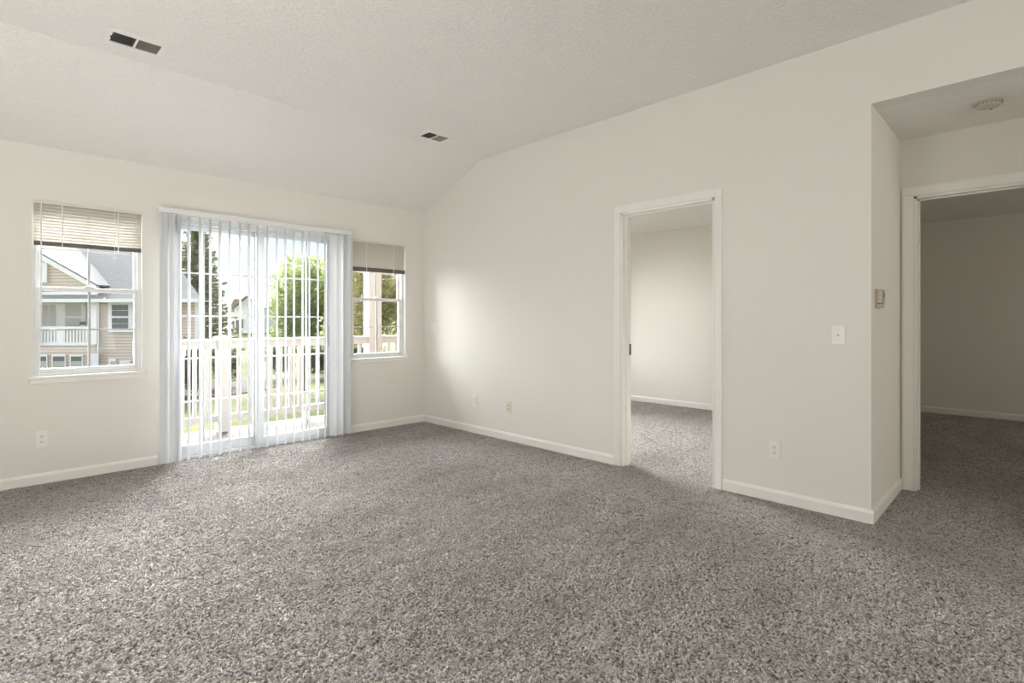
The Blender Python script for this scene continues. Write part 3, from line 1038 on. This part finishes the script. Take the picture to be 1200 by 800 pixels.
shrub(193, 24, .60, 2.6, M_LEAF_RUST, 3500, 'low russet shrub at the left end of the patio door view', GS)

# ------------------------------------------------------------------ apartment building across the lawn
def apartment():
    D = 29.0
    k = D / F_PX
    r = empty('apartment_building', (D / R2, D / R2, -3.0), 'tan sided two-storey apartment building with grey shingled roof and white balcony', 'building', math.radians(-45))
    def U(p, y=0.0): return (p - 600) * (D + y) / F_PX
    def Z(q, y=0.0): return EYE - (q - HORIZON) * (D + y) / F_PX + 3.0
    def part(name, mb, m, parent=r, bev=0.0): return mb.build(name, m, parent, bev)
    # walls ------------------------------------------------------------
    y_re = 1.5                          # depth of the recessed upper balcony
    w = MB()
    w.box(U(-70), 0, 0, U(113), .25, Z(403))                     # lower storey before the porch
    w.box(U(-70), y_re, Z(403), U(113), y_re + .2, Z(344))       # upper recess back wall
    w.prism([(U(112), 0), (U(234), 0), (U(233, 9), 9), (U(112), 9)], 'z', 0, Z(350))                       # main body to the right
    w.box(U(-230), 1.0, 0, U(-70), 9, Z(350))
    w.box(U(-70), .25, 0, U(113), 9, Z(403) - .05)
    w.box(U(-70), y_re + .2, Z(403) - .05, U(113), 9, Z(350))
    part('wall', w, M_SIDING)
    # main roof ----------------------------------------------------------
    ye, yr_, ze, zr = -.45, 5.0, Z(351), 9.5
    xl, xr = U(-240), U(242)
    xrr = U(186, 5)
    rf = MB().add([(xl, ye, ze), (xr, ye, ze), (xrr, yr_, zr), (xl, yr_, zr), (U(238, 10.4), 10.4, ze), (xl, 10.4, ze)],
                  [(0, 1, 2, 3), (1, 4, 2), (4, 5, 3, 2), (0, 3, 5), (0, 5, 4, 1)])
    part('roof', rf, M_SHINGLE)
    part('eave_fascia', MB().box(xl, ye - .03, ze - .16, xr + .03, ye + .02, ze + .03), M_EXT_WHITE)
    part('soffit', MB().box(xl, ye, ze - .10, xr, 0.6, ze - .05), M_EXT_WHITE)
    # porch gable ----------------------------------------------------------
    gx0, gxp, gx1 = U(-70), U(22), U(116)
    zb, zp = Z(341), Z(287)
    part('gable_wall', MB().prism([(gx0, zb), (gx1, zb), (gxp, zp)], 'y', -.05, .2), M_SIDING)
    rk = .30
    part('rake_board', MB().prism([(gxp, zp), (gx1 + .1, zb), (gx1 + .1, zb + rk * .9), (gxp, zp + rk)], 'y', -.30, -.10)
         .prism([(gxp, zp), (gx0 - .1, zb), (gx0 - .1, zb + rk * .9), (gxp, zp + rk)], 'y', -.30, -.10), M_EXT_WHITE)
    part('gable_roof', MB().prism([(gxp, zp + rk), (gx1 + .15, zb + rk * .85), (gx1 + .15, zb + rk * .85 + .08), (gxp, zp + rk + .09), (gx0 - .15, zb + rk * .85 + .08), (gx0 - .15, zb + rk * .85)], 'y', -.32, 4.2), M_SHINGLE)
    gv = part('gable_vent', MB().box(U(44), -.12, Z(331), U(57), -.04, Z(308)), M_EXT_WHITE)
    part('porch_beam', MB().box(gx0, -.10, Z(349), gx1, .15, Z(342)), M_EXT_WHITE)
    part('porch_ceiling', MB().box(gx0, -.05, Z(345), gx1, y_re, Z(344)), M_EXT_WHITE)
    # columns ---------------------------------------------------------------
    part('column', MB().box(U(107), -.14, Z(403), U(115.5), .26, Z(349)), M_EXT_WHITE)
    part('column', MB().box(U(107), -.10, 0, U(115.5), .02, Z(414)), M_EXT_WHITE)
    part('column', MB().box(U(38), -.14, Z(403), U(47), .26, Z(381)), M_EXT_WHITE)
    part('column', MB().box(U(-68), -.14, Z(403), U(-60), .26, Z(349)), M_EXT_WHITE)
    part('corner_board', MB().box(U(229), -.06, 0, U(234), .10, Z(352)), M_EXT_WHITE)
    part('corner_board', MB().box(U(196), -.04, 0, U(200), .10, Z(352)), M_EXT_WHITE)
    # balcony deck and railing -------------------------------------------------
    part('balcony_floor', MB().box(U(-70), -.04, Z(404.5), U(113), y_re, Z(403)), M_EXT_WHITE)
    part('balcony_top_rail', MB().box(U(-60), -.06, Z(386.5), U(107), .04, Z(382.3)), M_EXT_WHITE)
    part('balcony_bottom_rail', MB().box(U(-60), -.04, Z(403), U(107), .02, Z(401.2)), M_EXT_WHITE)
    xx = 44.5
    while xx < 106:
        part('balcony_baluster', MB().box(U(xx), -.03, Z(402), U(xx + 1.9), .01, Z(385)), M_EXT_WHITE)
        xx += 3.75
    part('balcony_baluster', MB().box(U(68), -.035, Z(402), U(75), .012, Z(385)), M_EXT_WHITE)
    # recess door and window ---------------------------------------------------
    yy = y_re
    d_ = part('patio_door', MB().box(U(47, yy), yy - .05, Z(404, yy), U(67.5, yy), yy, Z(354.5, yy)), M_EXT_WHITE)
    part('door_glass', MB().box(U(50.5, yy), yy - .07, Z(400, yy), U(58, yy), yy - .04, Z(357.5, yy)).box(U(59, yy), yy - .07, Z(400, yy), U(66, yy), yy - .04, Z(357.5, yy)), M_CURTAIN, d_)
    part('white_panel', MB().box(U(67.5, yy), yy - .04, Z(404, yy), U(77, yy), yy, Z(354, yy)), M_EXT_WHITE)
    w_ = part('window', MB().box(U(75.5, yy), yy - .05, Z(385, yy), U(98.5, yy), yy, Z(354, yy)), M_EXT_WHITE)
    part('pane', MB().box(U(77.5, yy), yy - .07, Z(370.5, yy), U(96, yy), yy - .04, Z(356.5, yy)).box(U(77.5, yy), yy - .07, Z(384, yy), U(96, yy), yy - .04, Z(372.5, yy)), M_CURTAIN, w_)
    ln = part('wall_lantern', MB().box(U(97, yy), yy - .22, Z(380, yy), U(101, yy), yy - .06, Z(377, yy)), M_BLACK)
    part('trim_board', MB().box(U(98.5, yy), yy - .03, Z(404, yy), U(100.5, yy), yy, Z(354, yy)), M_EXT_WHITE)
    # upper windows in the right-hand bay ---------------------------------------
    def win(a, b, t_, bt, cols, rows_):
        wo = part('window', MB().box(U(a), -.06, Z(bt), U(b), .02, Z(t_)), M_EXT_WHITE)
        gl = MB(); ia, ib, it, ibt = a + 4.3, b - 4.0, t_ + 4.0, bt - 3.2
        mid = (it + ibt) / 2
        for (q0, q1) in ((it, mid - .9), (mid + .9, ibt)):
            for ci in range(cols):
                for ri in range(rows_):
                    c0 = ia + (ib - ia) * ci / cols + .3; c1 = ia + (ib - ia) * (ci + 1) / cols - .3
                    r0 = q0 + (q1 - q0) * ri / rows_ + .3; r1 = q0 + (q1 - q0) * (ri + 1) / rows_ - .3
                    gl.box(U(c0), -.08, Z(r1), U(c1), -.05, Z(r0))
        part('pane', gl, M_EXT_GLASS, wo)
    win(127.6, 155.2, 352.8, 389.0, 3, 2)
    win(155.4, 183, 352.8, 389.0, 3, 2)
    # downspout -------------------------------------------------------------------
    part('downspout', MB().tube([(U(129), -.40, Z(349.5)), (U(126.5), -.3, Z(352.5)), (U(118), -.10, Z(353.5)), (U(116.5), -.08, Z(356)), (U(116.5), -.08, .1)], .045, 8), M_EXT_WHITE)
    # lower storey openings ---------------------------------------------------------
    for a, b in ((43, 55.5), (62, 77), (83, 97)):
        wo = part('window', MB().box(U(a) - .03, -.06, Z(417.5), U(b) + .03, .0, Z(415.3)).box(U(a) - .03, -.04, Z(434), U(a) + .03, 0, Z(417)).box(U(b) - .03, -.04, Z(434), U(b) + .03, 0, Z(417)).box(U(a), -.04, Z(435), U(b), 0, Z(434)), M_EXT_WHITE)
        part('pane', MB().box(U(a), -.03, Z(434), U(b), .01, Z(423)), M_CURTAIN, wo)
        part('pane', MB().box(U(a), -.03, Z(423), U(b), .01, Z(417)), M_EXT_GLASS, wo)
    for a, b, c in ((128, 136.5, 420), (141, 153, 422.5)):
        wo = part('window', MB().box(U(a), -.05, Z(c + 16), U(b), .0, Z(c)), M_EXT_WHITE)
        part('pane', MB().box(U(a + 2.2), -.07, Z(c + 15), U(b - 1.2), -.04, Z(c + 3)), M_CURTAIN, wo)
    part('band_board', MB().box(U(-70), -.02, Z(405.2), U(113), .01, Z(404)), M_SIDING)
apartment()

def far_house():
    D = 62.0
    x, y = place(288, D)
    zg = ground_z(D) - .05
    r = empty('farm_house', (x, y, zg), 'distant white gabled house with brown roof beyond the lawn', 'building', math.radians(-45))
    s = D / F_PX
    def Z(q): return EYE - (q - HORIZON) * s - zg
    def U(p): return (p - 288) * s
    w = MB().box(U(270), 0, 0, U(296), 5, Z(364)).box(U(281), -1.2, 0, U(312), 4, Z(361))
    w.prism([(U(281), Z(361)), (U(312), Z(361)), (U(296), Z(349))], 'y', -1.2, 4)
    w.build('wall', M_SIDING_W, r)
    MB().prism([(U(268), Z(365)), (U(268), Z(364)), (U(276), Z(350.5)), (U(290), Z(350.5)), (U(290), Z(365))], 'y', -.3, 5.2).build('low_roof', M_BROWNROOF, r)
    MB().prism([(U(279), Z(362)), (U(296), Z(348.5)), (U(314), Z(362)), (U(314), Z(361)), (U(296), Z(347)), (U(279), Z(360.8))], 'y', -1.5, 4.3).build('gable_roof', M_SHINGLE, r)
    MB().box(U(283), -1.26, .2, U(286.3), -1.18, Z(375)).build('door', M_EXT_GLASS, r)
    MB().box(U(289), -1.26, Z(384), U(291), -1.18, Z(374)).build('window', M_EXT_GLASS, r)
    MB().box(U(273), -.06, Z(384), U(275), .02, Z(376)).build('window', M_EXT_GLASS, r)
far_house()
